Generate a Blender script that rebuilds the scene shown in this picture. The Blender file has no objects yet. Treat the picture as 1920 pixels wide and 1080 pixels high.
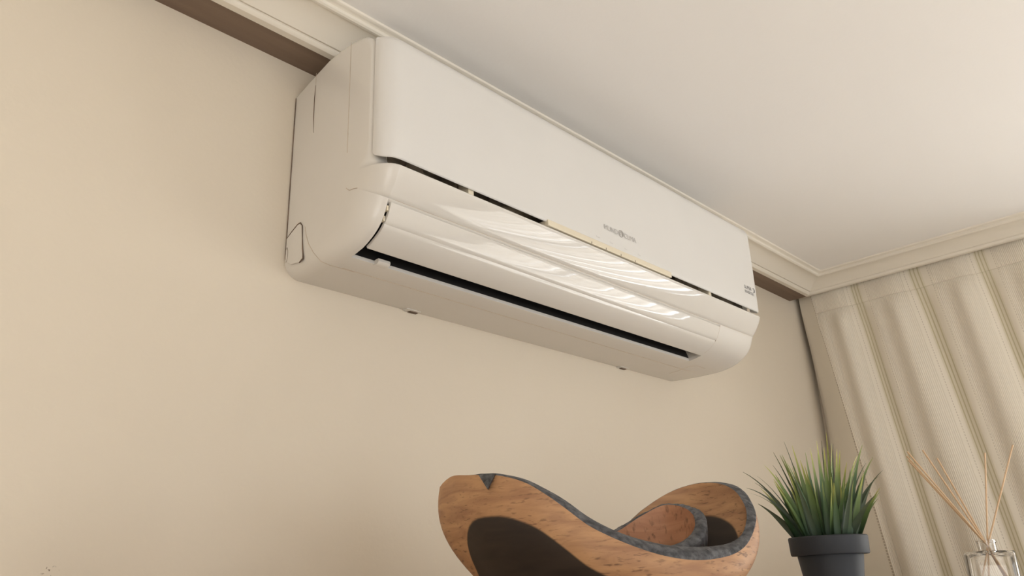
import bpy, bmesh, math, random
import numpy as np
from mathutils import Matrix, Vector
random.seed(7)
PI = math.pi
CAMZ = 1.81                      # camera height above the floor
D = 0.82                         # camera to the wall with the air conditioner
H = CAMZ + 0.69                  # ceiling
XW = 1.985                       # curtain wall
scn = bpy.context.scene
C = scn.collection

# ------------------------------------------------------------------ camera (from the vanishing points of the photograph)
FPX = 1520.0
PP = np.array([960.0, 540.0])
def nrm(v): return v / np.linalg.norm(v)
ax = nrm(np.array([2500.0 - 960, 1048.0 - 540, FPX]))
az = nrm(np.array([808.9 - 960, -3550.0 - 540, FPX]))
az = nrm(az - ax * (ax @ az)); ay = np.cross(az, ax)
RW = np.stack([ax, ay, az])      # world = RW @ (right, down, forward)
CAM = np.array([0.0, 0.0, CAMZ])
cd = bpy.data.cameras.new('camera'); cam = bpy.data.objects.new('camera', cd); C.objects.link(cam)
cd.sensor_width = 36; cd.lens = FPX * 36 / 1920; cd.clip_start = 0.01
cols = [RW @ np.array(v, float) for v in ((1, 0, 0), (0, -1, 0), (0, 0, -1))]
cam.matrix_world = Matrix([[cols[j][i] for j in range(3)] + [CAM[i]] for i in range(3)] + [[0, 0, 0, 1]])
scn.camera = cam
def ray(p): return RW @ np.array([p[0] - PP[0], p[1] - PP[1], FPX])
def at(p, axis, val):            # pixel direction met with the plane axis = val
    r = ray(p); return CAM + r * (val - CAM[axis]) / r[axis]
def at_plane(p, c, n):
    r = ray(p); c = np.array(c); n = np.array(n); return CAM + r * ((c - CAM) @ n) / (r @ n)

# ------------------------------------------------------------------ light
w = bpy.data.worlds.new('sky'); scn.world = w; w.use_nodes = True
w.node_tree.nodes['Background'].inputs[0].default_value = (0.80, 0.86, 0.95, 1)
w.node_tree.nodes['Background'].inputs[1].default_value = 1.0
scn.view_settings.view_transform = 'Standard'; scn.view_settings.look = 'None'
scn.view_settings.gamma = 1; scn.view_settings.use_curve_mapping = False
scn.view_settings.exposure = 0.32
def area(name, loc, rot, sx, sy, watt, col):
    l = bpy.data.lights.new(name, 'AREA'); l.shape = 'RECTANGLE'; l.size = sx; l.size_y = sy
    l.energy = watt; l.color = col
    o = bpy.data.objects.new(name, l); o.location = loc; o.rotation_euler = rot; C.objects.link(o); return o
WIN1 = (-0.95, 0.08, 0.95, 2.32)      # y0 y1 z0 z1 in the curtain wall
FILL_WIN2 = (-1.1, 1.8, 0.6, 2.30)         # x0 x1 z0 z1 of a window added behind the camera for fill light
FILL_WIN3 = (-2.6, -0.5, 0.6, 2.30)        # y0 y1 z0 z1 of an invented left-wall window that brightens the shaded sides
YF = -3.4; XL = -2.8
area('daylight_curtain_window', (XW + 0.22, (WIN1[0] + WIN1[1]) / 2, (WIN1[2] + WIN1[3]) / 2), (0, PI / 2, 0), WIN1[3] - WIN1[2], WIN1[1] - WIN1[0], 34, (0.93, 0.97, 1.0))
area('added_far_fill', ((FILL_WIN2[0] + FILL_WIN2[1]) / 2, YF - 0.22, (FILL_WIN2[2] + FILL_WIN2[3]) / 2), (PI / 2, 0, 0), FILL_WIN2[1] - FILL_WIN2[0], FILL_WIN2[3] - FILL_WIN2[2], 33, (0.94, 0.97, 1.0))  # fill lamp at the added window behind the camera
area('added_side_fill', (XL - 0.22, (FILL_WIN3[0] + FILL_WIN3[1]) / 2, (FILL_WIN3[2] + FILL_WIN3[3]) / 2), (0, -PI / 2, 0), FILL_WIN3[3] - FILL_WIN3[2], FILL_WIN3[1] - FILL_WIN3[0], 33, (1.0, 0.925, 0.835))  # added lamp, lifts the air conditioner's left side and the drape
sl = bpy.data.lights.new('sun', 'SUN'); sl.energy = 52.0; sl.angle = math.radians(1.0); sl.color = (1.0, 0.97, 0.92)
sun = bpy.data.objects.new('sun', sl); C.objects.link(sun)
sun.rotation_euler = Vector((-.80, -.04, -.50)).to_track_quat('-Z', 'Y').to_euler()

# ------------------------------------------------------------------ helpers
def mat(name, col, rough=0.5, **kw):
    m = bpy.data.materials.new(name); m.use_nodes = True
    b = m.node_tree.nodes['Principled BSDF']
    b.inputs['Base Color'].default_value = (*col, 1); b.inputs['Roughness'].default_value = rough
    for k, v in kw.items(): b.inputs[k].default_value = v
    return m
def nd(m, t, **kw):
    n = m.node_tree.nodes.new(t)
    for k, v in kw.items(): setattr(n, k, v)
    return n
def lk(m, a, b): m.node_tree.links.new(a, b)
def bsdf(m): return m.node_tree.nodes['Principled BSDF']
def noise_col(m, c1, c2, scale, lo=0.35, hi=0.65, detail=4, coord='Object', stretch=None, bump=0, bscale=None):
    tc = nd(m, 'ShaderNodeTexCoord'); src = tc.outputs[coord]
    if stretch:
        mp = nd(m, 'ShaderNodeMapping'); mp.inputs['Scale'].default_value = stretch
        lk(m, src, mp.inputs['Vector']); src = mp.outputs[0]
    n = nd(m, 'ShaderNodeTexNoise'); n.inputs['Scale'].default_value = scale; n.inputs['Detail'].default_value = detail
    lk(m, src, n.inputs['Vector'])
    r = nd(m, 'ShaderNodeValToRGB'); r.color_ramp.elements[0].position = lo; r.color_ramp.elements[1].position = hi
    r.color_ramp.elements[0].color = (*c1, 1); r.color_ramp.elements[1].color = (*c2, 1)
    lk(m, n.outputs['Fac'], r.inputs[0]); lk(m, r.outputs[0], bsdf(m).inputs['Base Color'])
    if bump:
        n2 = nd(m, 'ShaderNodeTexNoise'); n2.inputs['Scale'].default_value = bscale or scale; n2.inputs['Detail'].default_value = 3
        lk(m, src, n2.inputs['Vector'])
        b = nd(m, 'ShaderNodeBump'); b.inputs['Strength'].default_value = bump; b.inputs['Distance'].default_value = 0.002
        lk(m, n2.outputs['Fac'], b.inputs['Height']); lk(m, b.outputs[0], bsdf(m).inputs['Normal'])
    return m
def empty(name, loc, label, cat, group=None):
    o = bpy.data.objects.new(name, None); C.objects.link(o); o.location = loc; o.empty_display_size = 0.05
    o['label'] = label; o['category'] = cat
    if group: o['group'] = group
    return o
def tag(o, label, cat, group=None):
    o['label'] = label; o['category'] = cat
    if group: o['group'] = group
    return o
def origin_of(p):
    v = Vector((0, 0, 0))
    while p is not None: v += p.location; p = p.parent
    return v
def mesh_obj(name, verts, faces, m, parent=None, mids=None, sharp=40, smooth=True, loc=None):
    """world-space vertices -> one mesh object (origin at parent's origin, or at loc)"""
    mats = m if isinstance(m, (list, tuple)) else [m]
    base = origin_of(parent); org = Vector(loc) if loc is not None else (base if parent else Vector((0, 0, 0)))
    me = bpy.data.meshes.new(name)
    me.from_pydata([tuple(Vector(v) - org) for v in verts], [], faces)
    for x in mats: me.materials.append(x)
    if mids is not None: me.polygons.foreach_set('material_index', mids)
    bm = bmesh.new(); bm.from_mesh(me); bmesh.ops.recalc_face_normals(bm, faces=bm.faces); bm.to_mesh(me); bm.free()
    if smooth:
        me.polygons.foreach_set('use_smooth', [True] * len(me.polygons)); me.set_sharp_from_angle(angle=math.radians(sharp))
    o = bpy.data.objects.new(name, me); C.objects.link(o)
    if parent: o.parent = parent; o.location = org - base
    else: o.location = org
    return o
def boxes_vf(bs):
    V = []; F = []
    for (x0, x1, y0, y1, z0, z1) in bs:
        b = len(V)
        V += [(x, y, z) for z in (z0, z1) for y in (y0, y1) for x in (x0, x1)]
        F += [tuple(b + i for i in f) for f in ((0, 2, 3, 1), (4, 5, 7, 6), (0, 1, 5, 4), (2, 6, 7, 3), (0, 4, 6, 2), (1, 3, 7, 5))]
    return V, F
def boxes(name, bs, m, parent=None, bevel=0):
    V, F = boxes_vf(bs); o = mesh_obj(name, V, F, m, parent, smooth=False)
    if bevel:
        md = o.modifiers.new('bevel', 'BEVEL'); md.width = bevel; md.segments = 2; md.limit_method = 'ANGLE'
    return o
def structure(o): o['kind'] = 'structure'; return o
def loft(rings, closed=True, caps=True):
    n = len(rings[0]); V = [p for r in rings for p in r]; F = []
    for i in range(len(rings) - 1):
        for j in range(n if closed else n - 1):
            k = (j + 1) % n
            F.append((i * n + j, i * n + k, (i + 1) * n + k, (i + 1) * n + j))
    if caps:
        F.append(tuple(range(n - 1, -1, -1))); F.append(tuple((len(rings) - 1) * n + j for j in range(n)))
    return V, F
def tube_vf(pts, rad, seg=8):
    pts = [np.array(p, float) for p in pts]; rings = []
    up = np.array([0.3, 0.2, 0.93])
    for i, p in enumerate(pts):
        t = nrm(pts[min(i + 1, len(pts) - 1)] - pts[max(i - 1, 0)])
        a = nrm(np.cross(t, up)) if abs(t @ up) < 0.98 else nrm(np.cross(t, [1, 0, 0])); b = np.cross(t, a)
        r = rad[i] if isinstance(rad, (list, tuple)) else rad
        rings.append([p + r * (math.cos(2 * PI * k / seg) * a + math.sin(2 * PI * k / seg) * b) for k in range(seg)])
    return loft(rings)
def tube(name, pts, rad, m, parent=None, seg=8, loc=None):
    V, F = tube_vf(pts, rad, seg); return mesh_obj(name, V, F, m, parent, loc=loc)
def lathe_vf(prof, c, seg=48):
    rings = [[(c[0] + r * math.cos(2 * PI * k / seg), c[1] + r * math.sin(2 * PI * k / seg), z) for k in range(seg)] for r, z in prof]
    return loft(rings)
def cr(pts, n, closed=False):
    """Catmull-Rom resample to n points"""
    P = [np.array(p, float) for p in pts]; L = len(P); out = []
    segs = L if closed else L - 1
    for i in range(n):
        s = i * segs / (n if closed else n - 1); k = min(int(s), segs - 1); t = s - k
        g = (lambda j: P[j % L]) if closed else (lambda j: P[max(0, min(L - 1, j))])
        a, b, c, d = g(k - 1), g(k), g(k + 1), g(k + 2)
        out.append(0.5 * ((2 * b) + (c - a) * t + (2 * a - 5 * b + 4 * c - d) * t * t + (3 * b - a - 3 * c + d) * t ** 3))
    return out
def sm(a, b, x):
    t = max(0, min(1, (x - a) / (b - a))); return t * t * (3 - 2 * t)
def text_mesh(name, s, size, m, parent, x, y, z, spacing=1.0, align='LEFT', shear=0, depth=0.0):
    cu = bpy.data.curves.new(name, 'FONT'); cu.body = s; cu.size = size; cu.align_x = align; cu.space_character = spacing; cu.shear = shear
    cu.resolution_u = 3
    o = bpy.data.objects.new(name, cu); C.objects.link(o)
    dg = bpy.context.evaluated_depsgraph_get(); me = bpy.data.meshes.new_from_object(o.evaluated_get(dg))
    bpy.data.objects.remove(o); bpy.data.curves.remove(cu)
    base = origin_of(parent)
    for v in me.vertices: v.co = Vector((x + v.co.x, y, z + v.co.y)) - base
    me.materials.clear(); me.materials.append(m)
    o = bpy.data.objects.new(name, me); C.objects.link(o); o.parent = parent; return o

# ------------------------------------------------------------------ materials
M = {}
M['wall'] = noise_col(mat('beige_wall_paint', (0.6, 0.5, 0.38), 0.75), (0.645, 0.565, 0.450), (0.670, 0.590, 0.475), 2.2, 0.3, 0.7, bump=0.12, bscale=160)
M['ceil'] = noise_col(mat('white_ceiling_paint', (0.75, 0.7, 0.64), 0.8), (0.82, 0.795, 0.765), (0.84, 0.815, 0.785), 1.5, 0.3, 0.7, bump=0.08, bscale=120)
M['cornice'] = noise_col(mat('cream_cornice_paint', (0.7, 0.65, 0.55), 0.55), (0.74, 0.685, 0.59), (0.77, 0.715, 0.62), 6, 0.3, 0.7)
M['soffit'] = noise_col(mat('shade_brown_soffit', (0.2, 0.14, 0.1), 0.8), (0.17, 0.115, 0.08), (0.22, 0.155, 0.11), 9, stretch=(0.3, 4, 4))  # dark brown stands in for the shade in the slot behind the cornice
M['floor'] = noise_col(mat('cream_stone_floor', (0.6, 0.55, 0.48), 0.4), (0.76, 0.71, 0.64), (0.82, 0.775, 0.705), 5)
M['plastic'] = noise_col(mat('white_plastic', (0.8, 0.76, 0.7), 0.25), (0.655, 0.620, 0.565), (0.67, 0.635, 0.58), 14, 0.3, 0.7)
M['gloss'] = noise_col(mat('glossy_white_plastic', (0.8, 0.76, 0.7), 0.035), (0.655, 0.620, 0.565), (0.67, 0.635, 0.58), 14, 0.3, 0.7)
M['panel'] = noise_col(mat('panel_plastic', (0.8, 0.76, 0.7), 0.38), (0.655, 0.630, 0.590), (0.67, 0.645, 0.605), 10, 0.3, 0.7)
M['cream'] = noise_col(mat('cream_strip', (0.7, 0.62, 0.46), 0.4), (0.69, 0.61, 0.46), (0.72, 0.64, 0.49), 20)
M['black'] = noise_col(mat('black_duct', (0.012, 0.011, 0.011), 0.6), (0.010, 0.009, 0.009), (0.018, 0.016, 0.015), 30)
M['slot'] = noise_col(mat('dusty_brown_filter', (0.08, 0.06, 0.04), 0.7), (0.11, 0.085, 0.060), (0.40, 0.33, 0.245), 55, 0.42, 0.66, stretch=(0.35, 1, 1))
M['seam'] = noise_col(mat('seam_line', (0.12, 0.08, 0.05), 0.8), (0.10, 0.068, 0.045), (0.20, 0.14, 0.10), 60)
M['seam_soft'] = noise_col(mat('faint_seam_line', (0.45, 0.37, 0.28), 0.6), (0.42, 0.34, 0.26), (0.55, 0.46, 0.36), 60)
M['print'] = noise_col(mat('grey_print', (0.4, 0.38, 0.35), 0.5), (0.40, 0.38, 0.36), (0.58, 0.55, 0.51), 80)
M['print_dark'] = noise_col(mat('dark_print', (0.15, 0.14, 0.14), 0.5), (0.12, 0.115, 0.12), (0.22, 0.21, 0.21), 80)
M['pot'] = noise_col(mat('charcoal_plastic', (0.02, 0.022, 0.025), 0.6), (0.012, 0.0145, 0.020), (0.016, 0.019, 0.025), 20)
M['soil'] = noise_col(mat('soil', (0.03, 0.02, 0.015), 0.95), (0.02, 0.014, 0.01), (0.05, 0.035, 0.025), 120)
M['reed'] = noise_col(mat('rattan', (0.5, 0.33, 0.19), 0.6), (0.50, 0.32, 0.18), (0.66, 0.47, 0.29), 30, 0.35, 0.7, stretch=(1, 1, 0.15))
M['frame'] = noise_col(mat('white_frame_paint', (0.75, 0.73, 0.7), 0.4), (0.74, 0.72, 0.69), (0.77, 0.75, 0.72), 8)
M['cabinet'] = noise_col(mat('cabinet_wood', (0.5, 0.36, 0.24), 0.45), (0.50, 0.37, 0.25), (0.58, 0.44, 0.31), 4, stretch=(0.5, 4, 6))
M['metal'] = noise_col(mat('brushed_metal', (0.6, 0.58, 0.55), 0.3, Metallic=1.0), (0.58, 0.56, 0.53), (0.64, 0.62, 0.59), 40)
def glass(name, rough=0.0):
    m = mat(name, (1, 1, 1), rough); b = bsdf(m); b.inputs['Transmission Weight'].default_value = 1; b.inputs['IOR'].default_value = 1.46
    return m
M['glass'] = glass('clear_glass')

# ------------------------------------------------------------------ the room
T = 0.15
def wallmark(m):
    """a small scuff low on the wall, left of the bowl"""
    p = at((93, 1071), 1, D)
    tc = nd(m, 'ShaderNodeTexCoord'); 
    mp = nd(m, 'ShaderNodeMapping'); mp.inputs['Location'].default_value = (-p[0], 0, -p[2]); lk(m, tc.outputs['Object'], mp.inputs['Vector'])
    n = nd(m, 'ShaderNodeTexNoise'); n.inputs['Scale'].default_value = 330; n.inputs['Detail'].default_value = 1; lk(m, tc.outputs['Object'], n.inputs['Vector'])
    mp2 = nd(m, 'ShaderNodeMapping'); mp2.inputs['Scale'].default_value = (1, 0, 1.6); lk(m, mp.outputs[0], mp2.inputs['Vector'])
    ln = nd(m, 'ShaderNodeVectorMath', operation='LENGTH'); lk(m, mp2.outputs[0], ln.inputs[0])
    a = nd(m, 'ShaderNodeMapRange'); a.inputs[1].default_value = 0.0045; a.inputs[2].default_value = 0.0085; a.inputs[3].default_value = 1; a.inputs[4].default_value = 0; lk(m, ln.outputs['Value'], a.inputs[0])
    b = nd(m, 'ShaderNodeMapRange'); b.inputs[1].default_value = 0.60; b.inputs[2].default_value = 0.66; lk(m, n.outputs['Fac'], b.inputs[0])
    mu = nd(m, 'ShaderNodeMath', operation='MULTIPLY'); lk(m, a.outputs[0], mu.inputs[0]); lk(m, b.outputs[0], mu.inputs[1])
    mx = nd(m, 'ShaderNodeMix', data_type='RGBA'); mx.inputs['B'].default_value = (0.22, 0.17, 0.12, 1)
    old = bsdf(m).inputs['Base Color'].links[0].from_socket
    lk(m, mu.outputs[0], mx.inputs['Factor']); lk(m, old, mx.inputs['A']); lk(m, mx.outputs['Result'], bsdf(m).inputs['Base Color'])
wallmark(M['wall'])
structure(boxes('wall_back', [(XL - T, XW + T, D, D + T, 0, H)], M['wall']))
structure(boxes('wall_left', [(XL - T, XL, YF, FILL_WIN3[0], 0, H), (XL - T, XL, FILL_WIN3[1], D, 0, H), (XL - T, XL, FILL_WIN3[0], FILL_WIN3[1], 0, FILL_WIN3[2]), (XL - T, XL, FILL_WIN3[0], FILL_WIN3[1], FILL_WIN3[3], H)], M['wall']))
structure(boxes('wall_right', [(XW, XW + T, WIN1[1], D, 0, H), (XW, XW + T, YF, WIN1[0], 0, H), (XW, XW + T, WIN1[0], WIN1[1], 0, WIN1[2]), (XW, XW + T, WIN1[0], WIN1[1], WIN1[3], H)], M['wall']))
structure(boxes('wall_front', [(XL - T, FILL_WIN2[0], YF - T, YF, 0, H), (FILL_WIN2[1], XW + T, YF - T, YF, 0, H), (FILL_WIN2[0], FILL_WIN2[1], YF - T, YF, 0, FILL_WIN2[2]), (FILL_WIN2[0], FILL_WIN2[1], YF - T, YF, FILL_WIN2[3], H)], M['wall']))
structure(boxes('floor', [(XL - T, XW + T, YF - T, D + T, -T, 0)], M['floor']))
structure(boxes('ceiling', [(XL - T, XW + T, YF - T, D + T, H, H + T)], M['ceil']))
def window(name, axis, a0, a1, z0, z1, pos):
    V = []
    def bx(a, b, c, d, t0, t1):
        return (pos + t0, pos + t1, a, b, c, d) if axis == 'x' else (a, b, pos + t0, pos + t1, c, d)
    fr = structure(boxes(name, [bx(a0, a1, z0, z0 + .06, .03, .09), bx(a0, a1, z1 - .06, z1, .03, .09), bx(a0, a0 + .06, z0 + .06, z1 - .06, .03, .09), bx(a1 - .06, a1, z0 + .06, z1 - .06, .03, .09)], M['frame']))
    mid = (a0 + a1) / 2
    boxes('mullion', [bx(mid - .03, mid + .03, z0 + .06, z1 - .06, .03, .09)], M['frame'], fr)
    return fr
window('window_1', 'x', *WIN1, XW)
window('fill_window_2', 'y', *FILL_WIN2, YF - 0.12)  # unseen frame, goes with the added fill behind the camera
window('fill_window_3', 'x', *FILL_WIN3, XL - 0.12)  # unseen frame added around the left fill lamp

# cornice: profile (depth from the wall, height) run along both walls with a mitred corner
zc = CAMZ
CG = 0.046
prof = [(CG, 0.690), (CG, 0.659), (0.0555, 0.6588), (0.0575, 0.6600), (0.0600, 0.6632), (0.0602, 0.6658), (0.0622, 0.6655)]
for k in range(9):
    t = k / 8; prof.append((0.0635 + 0.039 * t, 0.6645 + 0.0165 * t + 0.0035 * math.sin(PI * t)))
prof += [(0.1040, 0.6795), (0.1075, 0.6795), (0.1100, 0.6810), (0.1105, 0.6850), (0.1120, 0.6858), (0.1150, 0.6860), (0.1180, 0.6875), (0.1190, 0.6900)]
GX = XW - 1.901 - CG + 0.0        # the curtain wall's pelmet stands further off its wall
def corner_pt(d, z): return (XW - GX - d, D - d, zc + z)
rings = [[(XL, D - d, zc + z) for d, z in prof], [corner_pt(d, z) for d, z in prof]]
V, F = loft(rings); structure(mesh_obj('trim_1', V, F, M['cornice'], sharp=30))
rings = [[corner_pt(d, z) for d, z in prof], [(XW - GX - d, YF, zc + z) for d, z in prof]]
V, F = loft(rings); structure(mesh_obj('trim_2', V, F, M['cornice'], sharp=30))
structure(boxes('trim_3', [(XL, XW - GX - CG, D - CG, D, zc + 0.6600, H)], M['soffit']))  # board closing the slot, coloured as dark as the shade there
structure(boxes('baseboard_back', [(XL, XW, D - 0.014, D, 0, 0.08)], M['frame']))

# ------------------------------------------------------------------ air conditioner
X0, X1 = 0.474, 1.328
FL0, FL1 = 0.494, 1.200           # louvre opening
ac = empty('air_conditioner', ((X0 + X1) / 2, D, CAMZ + 0.357), 'white wall mounted split air conditioner under the ceiling cornice', 'air conditioner')
chin = [tuple(p) for p in cr([(0.110, .3590), (0.131, .3630), (0.148, .3705), (0.160, .379), (0.168, .389), (0.173, .400), (0.1755, .4070)], 13)]
cav = [(.1085, .3595), (.1080, .364), (.1055, .372), (.101, .384), (.096, .398), (.095, .412), (.104, .424), (.120, .430), (.138, .430), (.152, .424), (.1640, .4120), (.1685, .4042), (.1748, .4066)]
low = [(0, .361), (.02, .3595), (.055, .358), (.085, .3578), (.1035, .3583)]
band = [(.1762, .4083), (.1740, .4090), (.1770, .4102)]
for k in range(1, 13):      # convex band above the louvre
    t = k / 12; sg = .0017 * 4 * t * (1 - t); band.append((.1770 + .0186 * t + .86 * sg, .4102 + .0300 * t - .51 * sg))
band += [(.1953, .4420), (.1935, .4435)]
slot_open = [(.1800, .4432), (.1720, .4434), (.1695, .4450), (.1690, .4745), (.1672, .4765)]
slot_fill = [(.1840, .4470), (.1765, .4505), (.1725, .4535), (.1700, .4570), (.1680, .4620)]
upper = [(.1675, .480), (.1675, .54), (.1675, .600), (.1650, .6120), (.1590, .6215), (.1500, .6290), (.1300, .6350), (.1050, .6372), (.0770, .6360), (.0390, .6275), (.0, .6170)]
def section(x, cavity, slot):
    pts = low + (cav if cavity else chin) + band + (slot_open if slot else slot_fill) + upper
    out = []
    for d, z in pts:
        for end, rx, rd in ((X0, .024, .045), (X1, .020, .030)):
            s = abs(x - end)
            k = sm(.440, .468, z); rxx = rx * (1 - k) + .006 * k; rdd = rd * (1 - k) + .006 * k
            if s < rxx:
                e = 1 - math.sqrt(max(0, 1 - ((rxx - s) / rxx) ** 2)); d = d - rdd * e * min(1, d / .10)
            if end == X0 and s < .024:
                e = 1 - math.sqrt(max(0, 1 - ((.024 - s) / .024) ** 2)); zz = z
                z = z + .024 * e * (sm(.385, .4092, zz) if zz < .4092 else max(0, 1 - (zz - .4092) / .043))
            if s < .021:
                e = 1 - math.sqrt(max(0, 1 - ((.021 - s) / .021) ** 2))
                z = z + .021 * e * sm(.42, .362, z)
            if s < .008 and z > .6:
                e = 1 - math.sqrt(max(0, 1 - ((.008 - s) / .008) ** 2)); z -= .006 * e * sm(.600, .625, z)
        out.append((x, D - d, CAMZ + z))
    return out
st = []
for s in (0, .0006, .002, .004, .0065, .0095, .013, .016): st.append((X0 + s, 0, 0 if s < .008 else 0))
st += [(FL0, 0, 0), (FL0, 1, 0), (FL0 + .001, 1, 0), (FL0 + .0012, 1, 1)]
st += [(FL0 + (FL1 - FL0) * k / 12, 1, 1) for k in range(1, 13)]
st += [(FL1, 0, 1), (1.27, 0, 1), (X1 - .026, 0, 1), (X1 - .0258, 0, 0)]
for s in (.020, .016, .013, .0095, .0065, .004, .002, .0006, 0): st.append((X1 - s, 0, 0))
# the slot opens a little before the louvre starts
rings = [section(*q) for q in st]
n = len(rings[0]); V, F = loft(rings)
nl, ncv, nb, ns = len(low), len(cav), len(band), 5
mids = []
for i in range(len(rings) - 1):
    for j in range(n):
        a, b = st[i], st[i + 1]; mi = 0
        if a[1] and b[1] and nl + 1 <= j < nl + ncv - 2: mi = 1
        if a[2] and b[2] and nl + ncv + nb + 1 <= j < nl + ncv + nb + 4: mi = 2
        if nl + ncv + 2 <= j < nl + ncv + nb - 1 and .495 < (a[0] + b[0]) / 2 < X1 - .012: mi = 3
        mids.append(mi)
mids += [0, 0]
cas = mesh_obj('casing', V, F, [M['plastic'], M['black'], M['slot'], M['gloss']], ac, mids=mids, sharp=32)
# front panel: rounded at both ends, top edge rolled back
def panel_ring(x):
    rows_f = [(.0, -.0022), (.0006, -.0008), (.002, 0)]
    e0, rcx = min(x - X0 - .001, X1 - .001 - x), .007
    dz = rcx - math.sqrt(max(0, rcx ** 2 - max(0, rcx - e0) ** 2)) if e0 < rcx else 0
    def front(end, rx, rd):
        s = abs(x - end); 
        return rd * (1 - math.sqrt(max(0, 1 - ((rx - s) / rx) ** 2))) if s < rx else 0
    e = max(front(X0 + .001, .024, .0215), front(X1 - .001, .012, .018))
    zl, zt = .4525 + dz, .6185 - dz
    pts = [(.1700, zl + .001)]
    pts += [(max(.1705, .1920 + q - e), zl + p) for p, q in rows_f]
    pts += [(max(.1705, .1923 - e), .50), (max(.1705, .1925 - e), .56), (max(.1705, .1922 - e), .600 - dz)]
    pts += [(max(.1705, .1912 - e), .6075 - dz), (max(.1703, .1880 - e), .6135 - dz), (max(.1702, .182 - e), .6170 - dz), (.1700, zt)]
    q = .1885 - e; qq = max(.1695, q)
    pts += [(.1695, .600 - dz), (.1695, .4810), (qq, .4800), (qq, zl + .0015)]
    pts = pts[1:]
    return [(x, D - d, CAMZ + z) for d, z in pts]
xs = [X0 + .001 + s for s in (0, .0004, .0012, .0025, .004, .006, .009, .013, .018, .024)] + [X0 + .05 + (X1 - X0 - .1) * k / 6 for k in range(7)] + [X1 - .001 - s for s in (.024, .012, .009, .0065, .0045, .003, .0018, .0008, 0)]
V, F = loft([panel_ring(x) for x in xs]); pnl = mesh_obj('front_panel', V, F, M['panel'], ac, sharp=50)
# printed lettering on the panel
yp = D - .1930
text_mesh('brand_lettering', 'MUND', .0112, M['print'], pnl, .8665, yp, CAMZ + .4795, .98)
ring_pts = [(.9075 + .0052 * math.cos(2 * PI * k / 24), yp, CAMZ + .4838 + .0052 * math.sin(2 * PI * k / 24)) for k in range(25)]
tube('brand_emblem', ring_pts, .0006, M['print'], pnl, 6)
tube('brand_emblem', [(.9075 + .0030 * math.cos(a / 8 * PI - .6), yp, CAMZ + .4838 + .0030 * math.sin(a / 8 * PI - .6)) for a in range(13)], .0007, M['print'], pnl, 6)
text_mesh('brand_lettering', 'CLIMA', .0112, M['print'], pnl, .9145, yp, CAMZ + .4795, .90)
for k, xx in enumerate((.846, .877, .913, .946)):
    text_mesh('indicator_lettering', ('Power', 'Timer', 'Run', 'Sleep')[k], .0034, M['print'], pnl, xx, yp, CAMZ + .4605, 1.0)
text_mesh('badge_lettering', 'SUPER', .0098, M['print_dark'], pnl, 1.2740, yp + .0004, CAMZ + .4885, .95)
text_mesh('badge_lettering', 'INVERTER', .0078, M['print_dark'], pnl, 1.2740, yp + .0004, CAMZ + .4805, .92)
tube('badge_swirl', [(1.3075 + .0030 * math.cos(a), yp + .0003, CAMZ + .4915 + .0040 * math.sin(a)) for a in np.linspace(2.6, -1.6, 12)], [.0003 + .0009 * k / 11 for k in range(12)], M['print_dark'], pnl, 6)
# slot furniture: posts, cream receiver strip with its ticks
for a, b in ((.604, .613), (1.153, 1.161)):
    boxes('slot_post', [(a, b, D - .1880, D - .1688, CAMZ + .4434, CAMZ + .4720)], M['cream'], ac, .0008)
for a, b in ((.520, .546), (.575, .600), (.655, .675), (1.075, 1.10)):
    boxes('filter_clip', [(a, b, D - .1735, D - .1688, CAMZ + .4437, CAMZ + .4660)], M['slot'], ac, .001)
strip = boxes('receiver_strip', [(.742, 1.033, D - .1940, D - .1700, CAMZ + .4462, CAMZ + .4552)], M['cream'], ac, .0010)
for x in (.833, .866, .901, .936):
    boxes('tick_mark', [(x - .0005, x + .0005, D - .1943, D - .1930, CAMZ + .4464, CAMZ + .4492)], M['seam'], strip)
# louvre flap, groove between its two bands
fp = cr([(0.1330, .3635), (0.148, .3705), (0.160, .379), (0.168, .389), (0.173, .400), (0.1746, .4056)], 26)
def offs(curve, k, t):
    a = curve[max(0, k - 1)]; b = curve[min(len(curve) - 1, k + 1)]; d = nrm(b - a); return curve[k] + t * np.array([d[1], -d[0]])
arc = [0]
for k in range(1, 26): arc.append(arc[-1] + np.linalg.norm(fp[k] - fp[k - 1]))
def flap_ring(x):
    out = []
    for k in range(26):
        g = arc[k] / arc[-1]; gd = 0.0010 if .56 <= g <= .63 else 0.0
        tt = .0009 * min(1, k / 1.5 + .3, (25 - k) / 1.5 + .3) - gd
        out.append(offs(fp, k, tt))
    for k in range(25, -1, -1): out.append(offs(fp, k, -.0030))
    return [(x, D - p[0], CAMZ + p[1]) for p in out]
V, F = loft([flap_ring(FL0 + .0040), flap_ring(FL0 + .0044)] + [flap_ring(FL0 + .01 + k * (FL1 - FL0 - .02) / 5) for k in range(6)] + [flap_ring(FL1 - .0016)])
mesh_obj('louver_flap', V, F, M['gloss'], ac, sharp=25)
for k in range(9):      # air guide blades deep in the outlet
    x = FL0 + .05 + k * .075
    V, F = boxes_vf([(x, x + .002, D - .150, D - .112, CAMZ + .386, CAMZ + .422)]); mesh_obj('guide_vane', V, F, M['black'], ac, smooth=False)
for x in (FL0 + .0008,):   # flap pivots seen in the open end gap
    for d, z in ((.1700, .3985), (.1640, .3880)):
        boxes('flap_pivot', [(x, x + .0024, D - d - .002, D - d + .004, CAMZ + z - .003, CAMZ + z + .003)], M['cream'], ac)
# clip on the outlet lip
lp = [(.1065, .3581), (.1110, .3582), (.1145, .3592), (.1165, .3612), (.1160, .3645), (.1120, .3645), (.1080, .3640)]
V, F = loft([[(x, D - d, CAMZ + z) for d, z in lp] for x in (.5270, .5275, .5435, .5440)]); mesh_obj('lip_clip', V, F, M['plastic'], ac, sharp=30)
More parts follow.
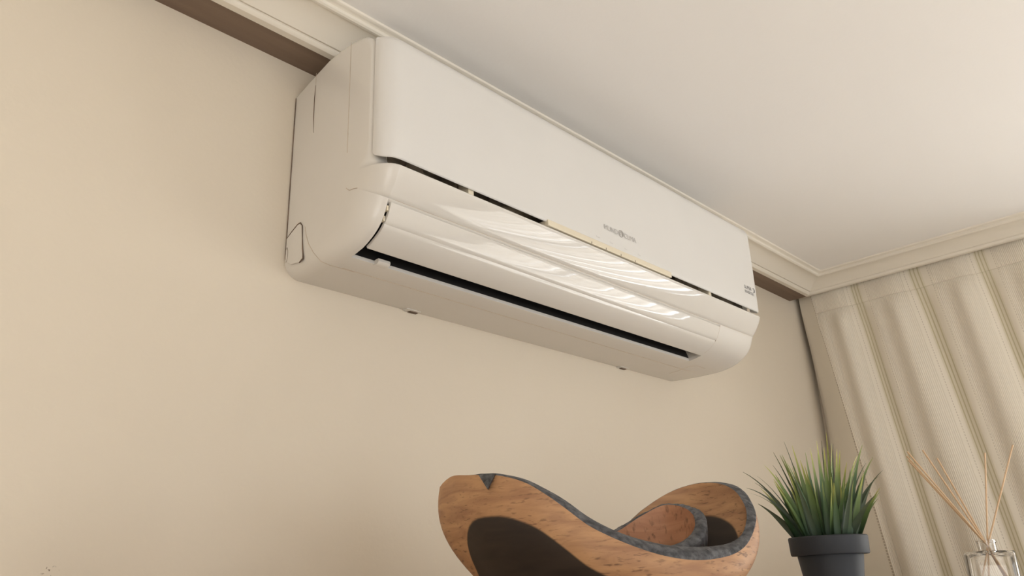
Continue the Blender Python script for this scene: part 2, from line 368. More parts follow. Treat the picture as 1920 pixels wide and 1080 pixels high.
# bottom latches and seams
for x in (.668, 1.147):
    V, F = boxes_vf([(x - .012, x + .012, D - .010, D - .001, CAMZ + .3592, CAMZ + .3618)]); mesh_obj('bottom_latch', V, F, M['plastic'], ac, smooth=False)
    boxes('latch_gap', [(x - .004, x + .010, D - .0060, D - .0008, CAMZ + .3582, CAMZ + .3606)], M['seam'], ac)
tube('bottom_seam', [(X0 + .03, D - .078, CAMZ + .3577), (.9, D - .0755, CAMZ + .3577), (1.25, D - .072, CAMZ + .3577), (1.29, D - .082, CAMZ + .3585)], .0004, M['seam_soft'], ac, 5)
def side(d, z, out=.0002): return (X0 - out, D - d, CAMZ + z)
tube('side_slit', [side(.0465, .610), side(.0455, .590), side(.0460, .565), side(.0475, .540)], [.0003, .0007, .0007, .0002], M['seam'], ac, 6)
tube('side_seam', [side(.0465, .628), side(.0465, .610)], .00025, M['seam_soft'], ac, 5)
tube('side_seam', [side(.1215, .634), side(.1220, .56), side(.1225, .480)], .00035, M['seam_soft'], ac, 5)
tube('wall_seam', [(X0 - .0004, D - .0012, CAMZ + z) for z in (.612, .55, .48, .42, .392)], .0007, M['seam'], ac, 6)
cover = [(.0025, .4105), (.0260, .4215), (.0310, .4215), (.0350, .4170), (.0370, .4000), (.0400, .3790), (.0415, .3730), (.0330, .3705), (.0150, .3730), (.0025, .3800)]
V, F = loft([[side(d, z, .0000) for d, z in cover], [side(d, z, .0008) for d, z in cover], [side(.02 + (d - .02) * .97, .395 + (z - .395) * .97, .0013) for d, z in cover]])
mesh_obj('pipe_cover', V, F, M['plastic'], ac, sharp=30)
tube('cover_gap', [side(d, z, .0009) for d, z in ((.0025, .4110), (.0130, .4168), (.0255, .4222), (.0312, .4222), (.0358, .4172), (.0376, .4005), (.0395, .3860), (.0418, .3765), (.0420, .3725), (.0345, .3695))], [.0003, .0005, .0006, .0009, .0007, .0005, .0008, .0009, .0011, .0008], M['seam'], ac, 6)
tube('cover_oval', [side(.0050 + .0030 * math.cos(a), .3885 + .0095 * math.sin(a), .0012) for a in np.linspace(-1.7, 3.8, 16)], .0004, M['seam'], ac, 5)
from mathutils.bvhtree import BVHTree
bv = BVHTree.FromPolygons([v.co.copy() for v in cas.data.vertices], [tuple(p.vertices) for p in cas.data.polygons])
def on_casing(p, out=.0001):
    r = Vector(ray(p)).normalized(); h = bv.ray_cast(Vector(CAM) - ac.location, r)
    return np.array(h[0] + ac.location - r * out)
def seam(pts, rad, m='seam_soft'):
    q = []
    for a, b in zip(pts[:-1], pts[1:]): q += [(a[0] + (b[0] - a[0]) * k / 4, a[1] + (b[1] - a[1]) * k / 4) for k in range(4)]
    q.append(pts[-1]); tube('side_seam', [on_casing(p) for p in q], rad, M[m], ac, 5)
seam([(572, 425), (574, 440), (579, 458), (588, 474), (602, 490), (618, 497), (640, 503), (665, 510)], .00045)
seam([(649, 353), (655, 357), (662, 354), (670, 352.5)], .0005)
tube('crease_line', [(x, D - .1750, CAMZ + .4092) for x in (X0 + .030, .7, 1.0, X1 - .022)], .00055, M['seam_soft'], ac, 5)
tube('flap_end_line', [(FL1 - .0008, D - d - .0002, CAMZ + z - .0002) for d, z in chin[3:]], .0005, M['seam_soft'], ac, 5)
seam([(1255, 700), (1272, 695), (1292, 687), (1308, 686), (1322, 691)], .00035)

# ------------------------------------------------------------------ curtain beside the window
def fabric():
    m = mat('striped_curtain_fabric', (0.5, 0.43, 0.34), 0.75); b = bsdf(m)
    uv = nd(m, 'ShaderNodeUVMap'); uv.uv_map = 'cloth'
    sp = nd(m, 'ShaderNodeSeparateXYZ'); lk(m, uv.outputs[0], sp.inputs[0])
    PER = 0.1385
    def mth(op, a, bb=None):
        n = nd(m, 'ShaderNodeMath', operation=op)
        for i, v in enumerate((a, bb)):
            if v is None: continue
            if isinstance(v, (int, float)): n.inputs[i].default_value = v
            else: lk(m, v, n.inputs[i])
        return n.outputs[0]
    # signed distance to the nearest stripe cluster (u measured from the first cluster)
    u = sp.outputs['X']
    fr = mth('SUBTRACT', mth('MULTIPLY', mth('FRACT', mth('ADD', mth('DIVIDE', u, PER), 0.5)), PER), PER / 2)
    def line(c, wd):
        return mth('LESS_THAN', mth('ABSOLUTE', mth('SUBTRACT', fr, c)), wd)
    cords = line(-.0085, .0012)
    for c in (-.0012, .0070): cords = mth('MAXIMUM', cords, line(c, .0013))
    cords = mth('MULTIPLY', cords, mth('GREATER_THAN', u, -.09))
    edge = mth('MAXIMUM', line(-.0210, .0006), line(.0260, .0006))
    dots = mth('GREATER_THAN', mth('FRACT', mth('MULTIPLY', sp.outputs['Y'], 160)), 0.35)
    edge = mth('MULTIPLY', edge, dots)
    ribs = mth('SINE', mth('MULTIPLY', u, 2 * PI / 0.0034))
    ribmask = mth('GREATER_THAN', mth('ABSOLUTE', fr), .028)
    mx = nd(m, 'ShaderNodeMix', data_type='RGBA'); tint = nd(m, 'ShaderNodeMix', data_type='RGBA'); tint.inputs['A'].default_value = (0.75, 0.685, 0.575, 1); tint.inputs['B'].default_value = (0.69, 0.63, 0.50, 1); lk(m, mth('MULTIPLY', line(-.0005, .0125), mth('GREATER_THAN', u, -.09)), tint.inputs['Factor']); lk(m, tint.outputs['Result'], mx.inputs['A']); mx.inputs['B'].default_value = (0.52, 0.46, 0.30, 1); lk(m, cords, mx.inputs['Factor'])
    mx2 = nd(m, 'ShaderNodeMix', data_type='RGBA'); mx2.inputs['B'].default_value = (0.52, 0.45, 0.36, 1); lk(m, mx.outputs['Result'], mx2.inputs['A']); lk(m, edge, mx2.inputs['Factor'])
    mx3 = nd(m, 'ShaderNodeMix', data_type='RGBA', blend_type='MULTIPLY'); mx3.inputs['B'].default_value = (0.90, 0.89, 0.87, 1)
    lk(m, mx2.outputs['Result'], mx3.inputs['A']); lk(m, mth('MULTIPLY', mth('GREATER_THAN', ribs, 0.2), ribmask), mx3.inputs['Factor'])
    lk(m, mx3.outputs['Result'], b.inputs['Base Color'])
    bp = nd(m, 'ShaderNodeBump'); bp.inputs['Strength'].default_value = 0.35; bp.inputs['Distance'].default_value = 0.0008
    lk(m, mth('ADD', mth('MULTIPLY', ribs, ribmask), mth('MULTIPLY', cords, 2.0)), bp.inputs['Height']); lk(m, bp.outputs[0], b.inputs['Normal'])
    b.inputs['Sheen Weight'].default_value = 0.2
    return m
M['fabric'] = fabric()
PER = 0.1385
CT = CAMZ + 0.676                 # curtain top, behind the cornice
def drape(y_top, z):
    """surface point of the drape: y_top is the position along the rail"""
    h = CT - z; ph = (0.662 - y_top) / PER * 2 * PI
    k = sm(.055, .10, h)
    amp = .0035 + .0045 * k
    x = 1.9215 + amp * math.cos(ph) + (.0010 + .0022 * k) * math.cos(2 * ph + 1.2 + 1.5 * h) + .0012 * k * math.sin(3.1 * ph + 5 * h)
    x -= .004 * k * math.exp(-((h - .08) / .035) ** 2)
    y = y_top - .118 * max(0, h - .02) * (1 if h < .9 else .9 / h) + .004 * math.sin(ph * .5 + 3 * h)
    q = max(0, min(1, (y_top - .774) / .026))        # the free edge turns back into the corner
    y += q * (.118 * max(0, h - .02) * (1 if h < .9 else .9 / h) + .010); x += q * min(.036, .010 + .10 * max(0, h - .03))
    return x, y
cur = empty('curtain', (1.92, .45, 0.0), 'beige striped drape with olive cord stripes hanging beside the wall corner', 'curtain')
ys = [0.800 - i * .0045 for i in range(148)]
zs = sorted(set([CT - .002 * k for k in range(0, 60)] + [CT - .12 - .02 * k for k in range(0, 40)] + [CT - .92 - .06 * k for k in range(0, 26)]))
zs = [z for z in zs if z > .012] ; zs = [.012] + zs
zs.sort(reverse=True)
def cloth_strip(name, ys, zs, thick, m, parent, dx=0):
    V = []; uvs = []
    for s in (0, thick):
        for z in zs:
            for y in ys:
                x, yy = drape(y, z); V.append((x + s - dx, yy, z)); uvs.append((0.662 - y, z))
    ny, nz = len(ys), len(zs); N = ny * nz; F = []
    for i in range(nz - 1):
        for j in range(ny - 1):
            a = i * ny + j; F.append((a, a + 1, a + ny + 1, a + ny)); F.append((N + a, N + a + ny, N + a + ny + 1, N + a + 1))
    for j in range(ny - 1):
        F.append((j, N + j, N + j + 1, j + 1)); a = (nz - 1) * ny + j; F.append((a, a + 1, N + a + 1, N + a))
    for i in range(nz - 1):
        a = i * ny; F.append((a, a + ny, N + a + ny, N + a)); a = i * ny + ny - 1; F.append((a, N + a, N + a + ny, a + ny))
    o = mesh_obj(name, V, F, m, parent, sharp=70)
    ul = o.data.uv_layers.new(name='cloth'); 
    buf = np.empty(len(o.data.loops), int); o.data.loops.foreach_get('vertex_index', buf)
    ul.data.foreach_set('uv', np.array(uvs)[buf].ravel())
    return o
cloth_strip('drape_panel', ys, zs, .0016, M['fabric'], cur)
cloth_strip('heading_band', [y for y in ys if y < .776], [CT - .003 * k for k in range(0, 21)], .0026, M['fabric'], cur, dx=.0030)
# side hem
hy = [0.774 - i * .003 for i in range(7)]
cloth_strip('side_hem', hy, [z for z in zs if z < CT - .062], .0014, M['fabric'], cur, dx=.0018)

# sheer in front of the window (beyond the drape)
def sheer_mat():
    m = bpy.data.materials.new('white_sheer'); m.use_nodes = True; nt = m.node_tree; nt.nodes.clear()
    out = nd(m, 'ShaderNodeOutputMaterial'); tr = nd(m, 'ShaderNodeBsdfTransparent'); tl = nd(m, 'ShaderNodeBsdfTranslucent'); mx = nd(m, 'ShaderNodeMixShader')
    tl.inputs[0].default_value = (0.22, 0.213, 0.20, 1)
    g = nd(m, 'ShaderNodeNewGeometry'); 
    sp = nd(m, 'ShaderNodeSeparateXYZ'); lk(m, g.outputs['Position'], sp.inputs[0])      # woven stripes: dense bands, narrow open bands
    dv = nd(m, 'ShaderNodeMath', operation='DIVIDE'); dv.inputs[1].default_value = .085; lk(m, sp.outputs['Y'], dv.inputs[0])
    fr = nd(m, 'ShaderNodeMath', operation='FRACT'); lk(m, dv.outputs[0], fr.inputs[0])
    gt = nd(m, 'ShaderNodeMath', operation='GREATER_THAN'); gt.inputs[1].default_value = .13; lk(m, fr.outputs[0], gt.inputs[0])
    mr = nd(m, 'ShaderNodeMapRange'); mr.inputs[3].default_value = .05; mr.inputs[4].default_value = .94; lk(m, gt.outputs[0], mr.inputs[0])
    lk(m, mr.outputs[0], mx.inputs[0]); lk(m, tr.outputs[0], mx.inputs[1]); lk(m, tl.outputs[0], mx.inputs[2]); lk(m, mx.outputs[0], out.inputs[0])
    return m
M['sheer'] = sheer_mat()
V = []; nyy = 420
for z in (CT, CT - .3, CT - .8, CT - 1.5, .02):
    for i in range(nyy):
        y = .045 - 1.06 * i / (nyy - 1); V.append((1.960 + .011 * math.sin(y * 2 * PI / .043) + .003 * math.sin(y * 61), y + .006 * math.sin(y * 4 * PI / .043), z))
F = [(r * nyy + i, r * nyy + i + 1, (r + 1) * nyy + i + 1, (r + 1) * nyy + i) for r in range(4) for i in range(nyy - 1)]
tag(mesh_obj('sheer_curtain', V, F, M['sheer'], loc=(1.955, -.48, 0.02), sharp=80), 'white translucent sheer with narrow open stripes hanging in front of the window', 'curtain')

# ------------------------------------------------------------------ cabinet that carries the bowl, the plant and the diffuser
TOPZ = CAMZ - 0.040
cab = empty('cabinet', (.96, .55, 0), 'tall pale wooden cabinet carrying the bowls, potted grass and reed diffuser', 'cabinet')
boxes('carcass', [(.20, 1.72, .305, D - .016, .06, TOPZ - .025)], M['cabinet'], cab, .002)
boxes('top_board', [(.19, 1.73, .28, D - .001, TOPZ - .025, TOPZ)], M['cabinet'], cab, .003)
boxes('plinth', [(.23, 1.69, .34, D - .016, 0, .06)], M['cabinet'], cab)
for k in range(3):
    a = .205 + k * .504
    dr = boxes('door', [(a, a + .500, .286, .3045, .065, TOPZ - .028)], M['cabinet'], cab, .002)
    hx = a + (.46 if k != 1 else .04)
    tube('handle', [(hx, .286, 1.05), (hx, .262, 1.055), (hx, .262, 1.195), (hx, .286, 1.20)], .005, M['metal'], dr, 8)

# ------------------------------------------------------------------ wooden bowls
def wood(name, sap1, sap2, heart1, heart2, speck):
    m = mat(name, sap1, 0.55); b = bsdf(m)
    tc = nd(m, 'ShaderNodeTexCoord'); mp = nd(m, 'ShaderNodeMapping'); mp.inputs['Scale'].default_value = (7, 7, 38); mp.inputs['Rotation'].default_value = (.12, .05, .9)
    lk(m, tc.outputs['Object'], mp.inputs['Vector'])
    n = nd(m, 'ShaderNodeTexNoise'); n.inputs['Scale'].default_value = 3.2; n.inputs['Detail'].default_value = 6; n.inputs['Distortion'].default_value = .8; lk(m, mp.outputs[0], n.inputs['Vector'])
    def ramp(src, c1, c2, lo, hi):
        r = nd(m, 'ShaderNodeValToRGB'); r.color_ramp.elements[0].position = lo; r.color_ramp.elements[1].position = hi
        r.color_ramp.elements[0].color = (*c1, 1); r.color_ramp.elements[1].color = (*c2, 1); lk(m, src, r.inputs[0]); return r.outputs[0]
    sap = ramp(n.outputs['Fac'], sap1, sap2, .33, .68); heart = ramp(n.outputs['Fac'], heart1, heart2, .3, .7)
    # pores / specks
    mp2 = nd(m, 'ShaderNodeMapping'); mp2.inputs['Scale'].default_value = (60, 60, 260) if not speck else (120, 120, 60); lk(m, tc.outputs['Object'], mp2.inputs['Vector'])
    n2 = nd(m, 'ShaderNodeTexNoise'); n2.inputs['Scale'].default_value = 2.0; n2.inputs['Detail'].default_value = 2; lk(m, mp2.outputs[0], n2.inputs['Vector'])
    n3 = nd(m, 'ShaderNodeTexNoise'); n3.inputs['Scale'].default_value = 14; lk(m, tc.outputs['Object'], n3.inputs['Vector'])
    pr = nd(m, 'ShaderNodeMapRange'); pr.inputs[1].default_value = .57 if not speck else .55; pr.inputs[2].default_value = .70; lk(m, n2.outputs['Fac'], pr.inputs[0])
    pm = nd(m, 'ShaderNodeMapRange'); pm.inputs[1].default_value = .40; pm.inputs[2].default_value = .56; pm.inputs[4].default_value = .75; lk(m, n3.outputs['Fac'], pm.inputs[0])
    pp = nd(m, 'ShaderNodeMath', operation='MULTIPLY'); lk(m, pr.outputs[0], pp.inputs[0]); lk(m, pm.outputs[0], pp.inputs[1])
    mx0 = nd(m, 'ShaderNodeMix', data_type='RGBA'); mx0.inputs['B'].default_value = (0.12, 0.055, 0.028, 1); lk(m, sap, mx0.inputs['A']); lk(m, pp.outputs[0], mx0.inputs['Factor'])
    at_ = nd(m, 'ShaderNodeAttribute'); at_.attribute_name = 'below'
    nn = nd(m, 'ShaderNodeTexNoise'); nn.inputs['Scale'].default_value = 16; nn.inputs['Detail'].default_value = 1; lk(m, tc.outputs['Object'], nn.inputs['Vector'])
    a1 = nd(m, 'ShaderNodeMath', operation='MULTIPLY_ADD'); a1.inputs[1].default_value = .010; lk(m, nn.outputs['Fac'], a1.inputs[0]); lk(m, at_.outputs['Fac'], a1.inputs[2])
    hr = nd(m, 'ShaderNodeMapRange'); hr.interpolation_type = 'SMOOTHSTEP'; hr.inputs[1].default_value = .0375; hr.inputs[2].default_value = .0405; lk(m, a1.outputs[0], hr.inputs[0])
    mx = nd(m, 'ShaderNodeMix', data_type='RGBA'); lk(m, hr.outputs[0], mx.inputs['Factor']); lk(m, mx0.outputs['Result'], mx.inputs['A']); lk(m, heart, mx.inputs['B'])
    lk(m, mx.outputs['Result'], b.inputs['Base Color'])
    bp = nd(m, 'ShaderNodeBump'); bp.inputs['Strength'].default_value = .15; bp.inputs['Distance'].default_value = .001; lk(m, n.outputs['Fac'], bp.inputs['Height']); lk(m, bp.outputs[0], b.inputs['Normal'])
    return m
M['wood'] = wood('two_tone_bowl_wood', (0.32, 0.160, 0.078), (0.49, 0.275, 0.130), (0.015, 0.0095, 0.007), (0.031, 0.020, 0.014), False)
M['wood2'] = wood('speckled_bowl_wood', (0.36, 0.165, 0.085), (0.46, 0.235, 0.125), (0.30, 0.14, 0.07), (0.38, 0.19, 0.10), True)
M['bark'] = noise_col(mat('grey_bark_edge', (0.1, 0.1, 0.1), 0.55), (0.030, 0.031, 0.035), (0.120, 0.120, 0.126), 170, 0.38, 0.68, bump=1.0, bscale=260)
BC = np.array([*at((1120, 985), 1, .46)]); BC[2] = TOPZ
UU = nrm(np.array([BC[0], BC[1], 0.0])); VV = np.array([UU[1], -UU[0], 0.0])    # away from / across the line of sight
def rim_pts(lst, c):
    return [at_plane((px, py), np.array(c) + UU * uo, UU) for px, py, uo in lst]
def bowl(name, label, O, I, c, zb, base_o, base_i, thick_b, m, mrim, mout=None, bulge=.05, edge=0.0):
    N = 112
    Oc = cr(rim_pts(O, c), N, True); Ic = cr(rim_pts(I, c), N, True)
    root = empty(name, (c[0], c[1], zb), label, 'bowl')
    cc = sum(Oc) / N; cxy = np.array([cc[0], cc[1]])
    def wall(rim, zbase, base, bul, sgn):
        rings = []; bel = []
        T_ = 26
        for i in range(T_ + 1):
            t = i / T_; s = base + (1 - base) * math.cos(t * PI / 2) ** .8 + bul * math.sin(PI * min(1, t / .6)) * (1 - base)
            ring = []; b = []
            for p in rim:
                q = cxy + (p[:2] - cxy) * s; z = p[2] + (zbase - p[2]) * t ** (1.0)
                jj = len(ring); jj = min(jj, N - jj)
                ring.append((q[0], q[1], z)); b.append((p[2] - z) * 1.06 - edge * math.exp(-(jj / 5.5) ** 2))
            rings.append(ring); bel.append(b)
        return rings, bel
    def build(nm, rings, bel, capz, m=m):
        V, F = loft(rings, True, False); b = [x for r in bel for x in r]
        k = len(V); V.append((cxy[0], cxy[1], capz)); b.append(bel[-1][0]); L = (len(rings) - 1) * N
        F += [(L + j, L + (j + 1) % N, k) for j in range(N)]
        o = mesh_obj(nm, V, F, m, root, sharp=60)
        a = o.data.attributes.new('below', 'FLOAT', 'POINT'); a.data.foreach_set('value', b)
        return o
    build('outer_wall', *wall(Oc, zb, base_o, bulge, 1), zb, mout or m)
    build('inner_wall', *wall(Ic, zb + thick_b, base_i, 0.0, -1), zb + thick_b)
    # bark-covered edge between the two walls, slightly lumpy
    rings = []
    for t in (0, .2, .4, .6, .8, 1):
        rg = []
        for j in range(N):
            p = Oc[j] * (1 - t) + Ic[j] * t; nout = p - np.array([cxy[0], cxy[1], p[2] - .05]); nout = nrm(nout)
            rg.append(p + nout * (.0022 * math.sin(PI * t) + (.0005 * math.sin(j * 1.7 + 9 * t) + .0004 * math.sin(j * .63)) * math.sin(PI * t)))
        rings.append(rg)
    V, F = loft(rings, True, False); mesh_obj('bark_edge', V, F, mrim, root, sharp=60)
    return root
O = [(824, 918, 0), (845, 894, -.030), (880, 891, -.055), (930, 891, -.075), (980, 903, -.085), (1020, 925, -.090), (1060, 953, -.092), (1100, 983, -.093), (1140, 1004, -.092), (1180, 1021, -.090), (1220, 1035, -.086), (1260, 1045, -.080), (1300, 1050, -.070), (1340, 1048, -.057), (1380, 1037, -.038), (1405, 1014, -.018), (1418, 975, .004), (1411, 945, .022), (1390, 917, .042), (1352, 905, .065), (1300, 909, .085), (1250, 927, .094), (1200, 960, .098), (1150, 1003, .098), (1080, 1010, .094), (1000, 985, .085), (920, 945, .065), (860, 920, .035)]
I = [(850, 925, 0), (862, 900, -.020), (888, 895, -.042), (930, 889, -.062), (980, 897, -.072), (1020, 915, -.077), (1060, 938, -.079), (1100, 967, -.080), (1140, 989, -.079), (1180, 1005, -.077), (1220, 1016, -.073), (1258, 1023, -.067), (1296, 1025, -.057), (1336, 1024, -.044), (1370, 1017, -.026), (1392, 1000, -.010), (1400, 970, .004), (1395, 945, .018), (1376, 919, .034), (1344, 906, .055), (1300, 908, .073), (1250, 926, .082), (1200, 960, .086), (1150, 1003, .086), (1085, 1010, .082), (1010, 985, .073), (935, 945, .053), (878, 922, .025)]
big = bowl('wooden_bowl', 'large saddle-rimmed wooden bowl with grey bark edge and dark heartwood', O, I, BC, TOPZ, .42, .36, .014, M['wood'], M['bark'], edge=.06)
tri = [at_plane(p, BC + UU * uo, UU) for p, uo in (((897, 890), -.0645), ((929, 889), -.0765), ((914, 917), -.0770), ((912, 902), -.0745))]
c3 = [q - UU * .0012 for q in tri[:3]]; bk = [q + UU * .008 for q in tri[:3]]
mesh_obj('bark_inlay', [tuple(q) for q in c3 + bk], [(0, 1, 2), (5, 4, 3), (0, 3, 4, 1), (1, 4, 5, 2), (2, 5, 3, 0)], M['bark'], big, smooth=False)
BS = BC + VV * .052 + UU * .005; 
Is = [(1150, 1005, .01), (1180, 1030, -.030), (1230, 1028, -.038), (1270, 1019, -.034), (1294, 1003, -.020), (1303, 985, -.005), (1299, 965, .012), (1280, 951, .028), (1245, 947, .042), (1205, 966, .042), (1170, 989, .032)]
Os = [(1138, 1008, .01), (1175, 1040, -.040), (1232, 1040, -.048), (1280, 1030, -.043), (1313, 1015, -.027), (1326, 985, -.007), (1316, 960, .015), (1286, 950, .036), (1245, 950, .052), (1202, 969, .052), (1160, 993, .040)]
bowl('small_wooden_bowl', 'small speckled wooden bowl with grey rim nested inside the large bowl', Os, Is, BS, TOPZ + .0225, .30, .24, .008, M['wood2'], M['bark'], mout=M['bark'], bulge=0.0)

# ------------------------------------------------------------------ potted artificial grass
PC = at((1551, 1006), 1, .42); RT = float(PC[2]); PC[2] = TOPZ
plant = empty('potted_grass', tuple(PC), 'artificial grass with yellow-green tips in a charcoal pot beside the wooden bowl', 'plant')
sc = .0435
pp_ = [(.0265, TOPZ), (.0275, TOPZ + .001), (.0365, RT - .0215), (.0362, RT - .0205), (sc - .0008, RT - .0205), (sc, RT - .0190), (sc + .0008, RT - .0012), (sc, RT), (sc - .0030, RT), (sc - .0035, RT - .002), (.0350, RT - .020), (.0338, RT - .030), (.0245, TOPZ + .004)]
V, F = lathe_vf(pp_, PC, 64); mesh_obj('pot', V, F, M['pot'], plant, sharp=35)
V, F = lathe_vf([(.0348, RT - .016), (.0348, RT - .010), (.02, RT - .008), (.004, RT - .007)], PC, 32); mesh_obj('soil', V, F, M['soil'], plant)
def leafmat(name, c0, c1, c2):
    m = mat(name, c0, 0.5); uv = nd(m, 'ShaderNodeUVMap'); uv.uv_map = 'leaf'; sp = nd(m, 'ShaderNodeSeparateXYZ'); lk(m, uv.outputs[0], sp.inputs[0])
    r = nd(m, 'ShaderNodeValToRGB'); e = r.color_ramp.elements; e[0].position = .15; e[0].color = (*c0, 1); e[1].position = 1.0; e[1].color = (*c2, 1)
    x = e.new(.62); x.color = (*c1, 1)
    lk(m, sp.outputs['Y'], r.inputs[0]); lk(m, r.outputs[0], bsdf(m).inputs['Base Color'])
    bsdf(m).inputs['Transmission Weight'].default_value = 0.0
    return m
LM = [leafmat('grass_tip_yellow', (0.030, 0.065, 0.030), (0.14, 0.205, 0.055), (0.52, 0.50, 0.13)),
      leafmat('grass_green', (0.026, 0.060, 0.030), (0.065, 0.125, 0.042), (0.28, 0.32, 0.09)),
      leafmat('grass_dark', (0.028, 0.050, 0.026), (0.050, 0.070, 0.035), (0.095, 0.105, 0.05))]
def blade(base, tip, sag, wid, m):
    base = np.array(base, float); tip = np.array(tip, float); Nn = 9
    mid = (base + tip) / 2 + np.array([0, 0, sag]); d = tip - base
    side_ = np.cross(d, nrm(np.array([base[0] - PC[0], base[1] - PC[1], 0.0]) + 1e-5))
    face = random.uniform(-.9, .9); 
    s0 = nrm(np.array([-UU[1], UU[0], 0]) * math.cos(face) + UU * math.sin(face)); 
    V = []; uvs = []
    for i in range(Nn + 1):
        t = i / Nn; p = (1 - t) ** 2 * base + 2 * t * (1 - t) * mid + t * t * tip
        tg = nrm(2 * (1 - t) * (mid - base) + 2 * t * (tip - mid)); s = nrm(s0 - tg * (s0 @ tg)); nn = np.cross(tg, s)
        wv = wid * (.55 + .45 * math.sin(PI * min(1, t * 1.25 + .12))) * (1 - t ** 2.2) + .00015
        for q, h in ((-1, .0), (0, -.32), (1, .0)): V.append(p + s * wv * q + nn * wv * h); uvs.append((q * .5 + .5, t))
        
    F = [(3 * i + k, 3 * i + k + 1, 3 * i + k + 4, 3 * i + k + 3) for i in range(Nn) for k in (0, 1)]
    # thin solid blade
    n0 = len(V); V += [v + 0.00025 * UU for v in V]; uvs += uvs
    F += [tuple(n0 + q for q in reversed(f)) for f in F[:]]
    o = mesh_obj('grass_blade', [tuple(v) for v in V], F, m, plant, sharp=80)
    ul = o.data.uv_layers.new(name='leaf'); buf = np.empty(len(o.data.loops), int); o.data.loops.foreach_get('vertex_index', buf)
    ul.data.foreach_set('uv', np.array(uvs)[buf].ravel())
rz = RT - .009
tips = [(1393, 885, -.01, 2), (1400, 915, -.02, 2), (1407, 925, .0, 2), (1420, 893, .02, 2), (1433, 872, -.03, 0), (1450, 848, .02, 2), (1462, 853, -.02, 1), (1449, 872, .0, 2), (1470, 828, .03, 2), (1485, 835, -.01, 0), (1466, 852, .02, 1), (1476, 868, -.03, 1), (1510, 848, .0, 1), (1519, 840, -.02, 0), (1531, 826, .01, 0), (1540, 826, .02, 2), (1549, 810, -.005, 0), (1545, 838, -.03, 0), (1559, 832, .02, 0), (1569, 842, -.01, 0), (1575, 845, .01, 0), (1562, 832, .03, 2), (1617, 834, .0, 1), (1637, 857, -.015, 1), (1655, 882, .0, 2), (1647, 893, .015, 2), (1607, 855, .03, 0), (1600, 872, -.03, 1), (1624, 868, .03, 2), (1415, 905, .03, 2), (1500, 862, -.03, 0), (1533, 850, -.035, 1), (1588, 866, .0, 0), (1605, 876, -.02, 1)]
for px, py, uo, k in tips:
    t = at_plane((px, py), PC + UU * uo, UU)
    off = (t[:2] - PC[:2]); r = np.linalg.norm(off); dirn = off / (r + 1e-6)
    rb = min(.031, .25 * r + .006) * random.uniform(.75, 1.0)
    b = np.array([PC[0] + dirn[0] * rb, PC[1] + dirn[1] * rb, rz])
    blade(b, t, .012 + .22 * max(0, r - .03), random.uniform(.0036, .0048) if k != 2 else random.uniform(.0016, .0024), LM[k])
for i in range(92):
    a = random.uniform(0, 2 * PI); rb = .031 * math.sqrt(random.random()); lean = rb / .031
    h = random.uniform(.050, .098) * (1 - .25 * lean); out = lean * random.uniform(.012, .055) + random.uniform(-.008, .008)
    b = np.array([PC[0] + rb * math.cos(a), PC[1] + rb * math.sin(a), rz])
    t = b + np.array([out * math.cos(a), out * math.sin(a), h + .008])
    blade(b, t, .006 + .1 * out, random.uniform(.0030, .0046), LM[random.choice((0, 0, 0, 1, 1, 2))])

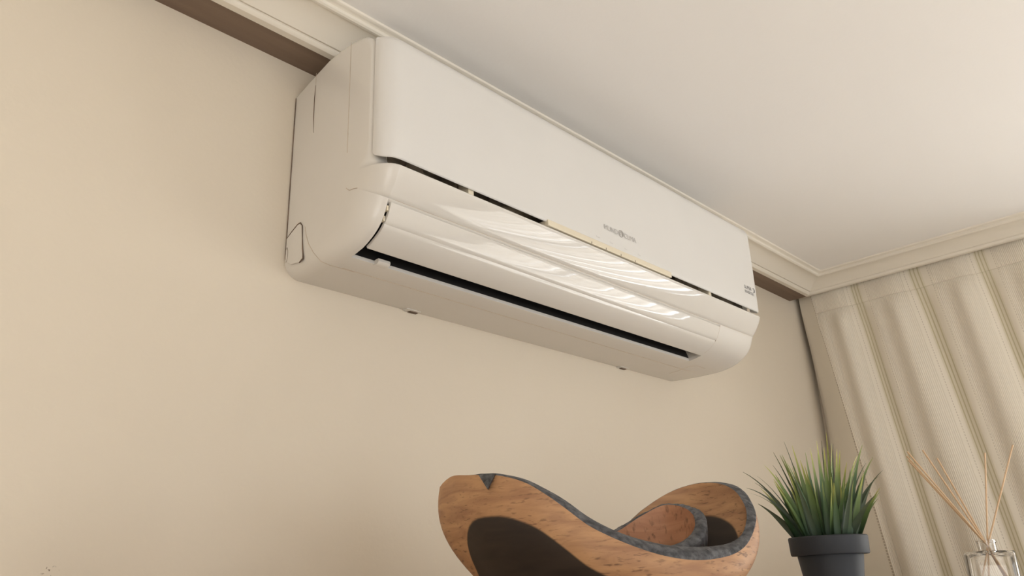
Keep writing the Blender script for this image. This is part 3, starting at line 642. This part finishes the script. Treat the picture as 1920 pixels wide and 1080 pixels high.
# ------------------------------------------------------------------ reed diffuser
DC = at((1853, 1034), 1, .38); ST = float(DC[2]); DC[2] = TOPZ
diff = empty('diffuser_bottle', tuple(DC), 'clear square glass reed diffuser bottle in front of the curtain', 'bottle')
da = math.atan2(UU[1], UU[0])
dvu = nrm(np.array([DC[0], DC[1], 0])); dvv = np.array([dvu[1], -dvu[0], 0])
dvr = nrm(dvv * math.cos(.12) + dvu * math.sin(.12)); dvf = np.array([-dvr[1], dvr[0], 0])
def sq(h, z, e=6.0):      # rounded square ring
    out = []
    for k in range(48):
        a = 2 * PI * k / 48; c, s = math.cos(a), math.sin(a); r = h / (abs(c) ** e + abs(s) ** e) ** (1 / e)
        p = DC + dvr * r * c + dvf * r * s; out.append((p[0], p[1], z))
    return out
hb = .0335
def ci(r, z): return [tuple(DC[:2] + r * np.array([(dvr * math.cos(2 * PI * k / 48) + dvf * math.sin(2 * PI * k / 48))[i] for i in (0, 1)])) + (z,) for k in range(48)]
rings = [sq(hb * .90, TOPZ), sq(hb * .97, TOPZ + .001), sq(hb * 0.99, TOPZ + .004), sq(hb * 1.0, ST - .0040), sq(hb * .985, ST - .0015), sq(hb * .93, ST), ci(.0135, ST + .0008), ci(.0128, ST + .003), ci(.0128, ST + .012), ci(.0140, ST + .0130), ci(.0140, ST + .0165), ci(.0132, ST + .0170),
         ci(.0114, ST + .0168), ci(.0111, ST + .015), ci(.0111, ST + .001), ci(.0116, ST - .0012), sq(hb * .90, ST - .0022), sq(hb * .945, ST - .0045), sq(hb * .955, TOPZ + .007), sq(hb * .90, TOPZ + .0055)]
V, F = loft(rings); mesh_obj('glass_body', V, F, M['glass'], diff, sharp=50)
# the reeds pass through the neck side by side, one layer behind the other, and fan out within their layers
for i, (px, py, lay) in enumerate([(1701, 847, -3), (1700, 855, 0), (1703, 863, 2), (1730, 844, 1), (1757, 859, 3), (1847, 849, -1), (1899, 834, -2)]):
    lo = DC + dvf * (.0027 * lay)
    tp = at_plane((px, py), lo, dvf); kp = at_plane((1852, 1024), lo, dvf)
    kz = ST + .008; kp = np.array([kp[0], kp[1], kz]); dr_ = nrm(kp - tp)
    end = kp + dr_ * ((TOPZ + .0095 - kz) / dr_[2])
    lat = max(-hb * .80, min(hb * .80, float((end - lo) @ dvr)))
    end = np.array([*(lo + dvr * lat)[:2], TOPZ + .0095])
    pts = [tp + (kp - tp) * k / 4 for k in range(5)] + [kp + (end - kp) * k / 4 for k in range(1, 5)]
    lab = {1730: 'tan reed stick leaning towards the potted grass, just above the tight bundle of reeds', 1757: 'tan reed stick leaning towards the potted grass, least slanted of the leaning reeds', 1847: 'straight upright tan reed stick in the glass diffuser bottle', 1899: 'tan reed stick leaning away from the potted grass and rising highest'}.get(px, 'tan reed stick in the tight bundle leaning far over towards the potted grass')
    o = tube('reed_stick', pts, .0013, M['reed'], None, 7, loc=tuple(end))
    tag(o, lab, 'reed', 'reeds in the diffuser bottle')
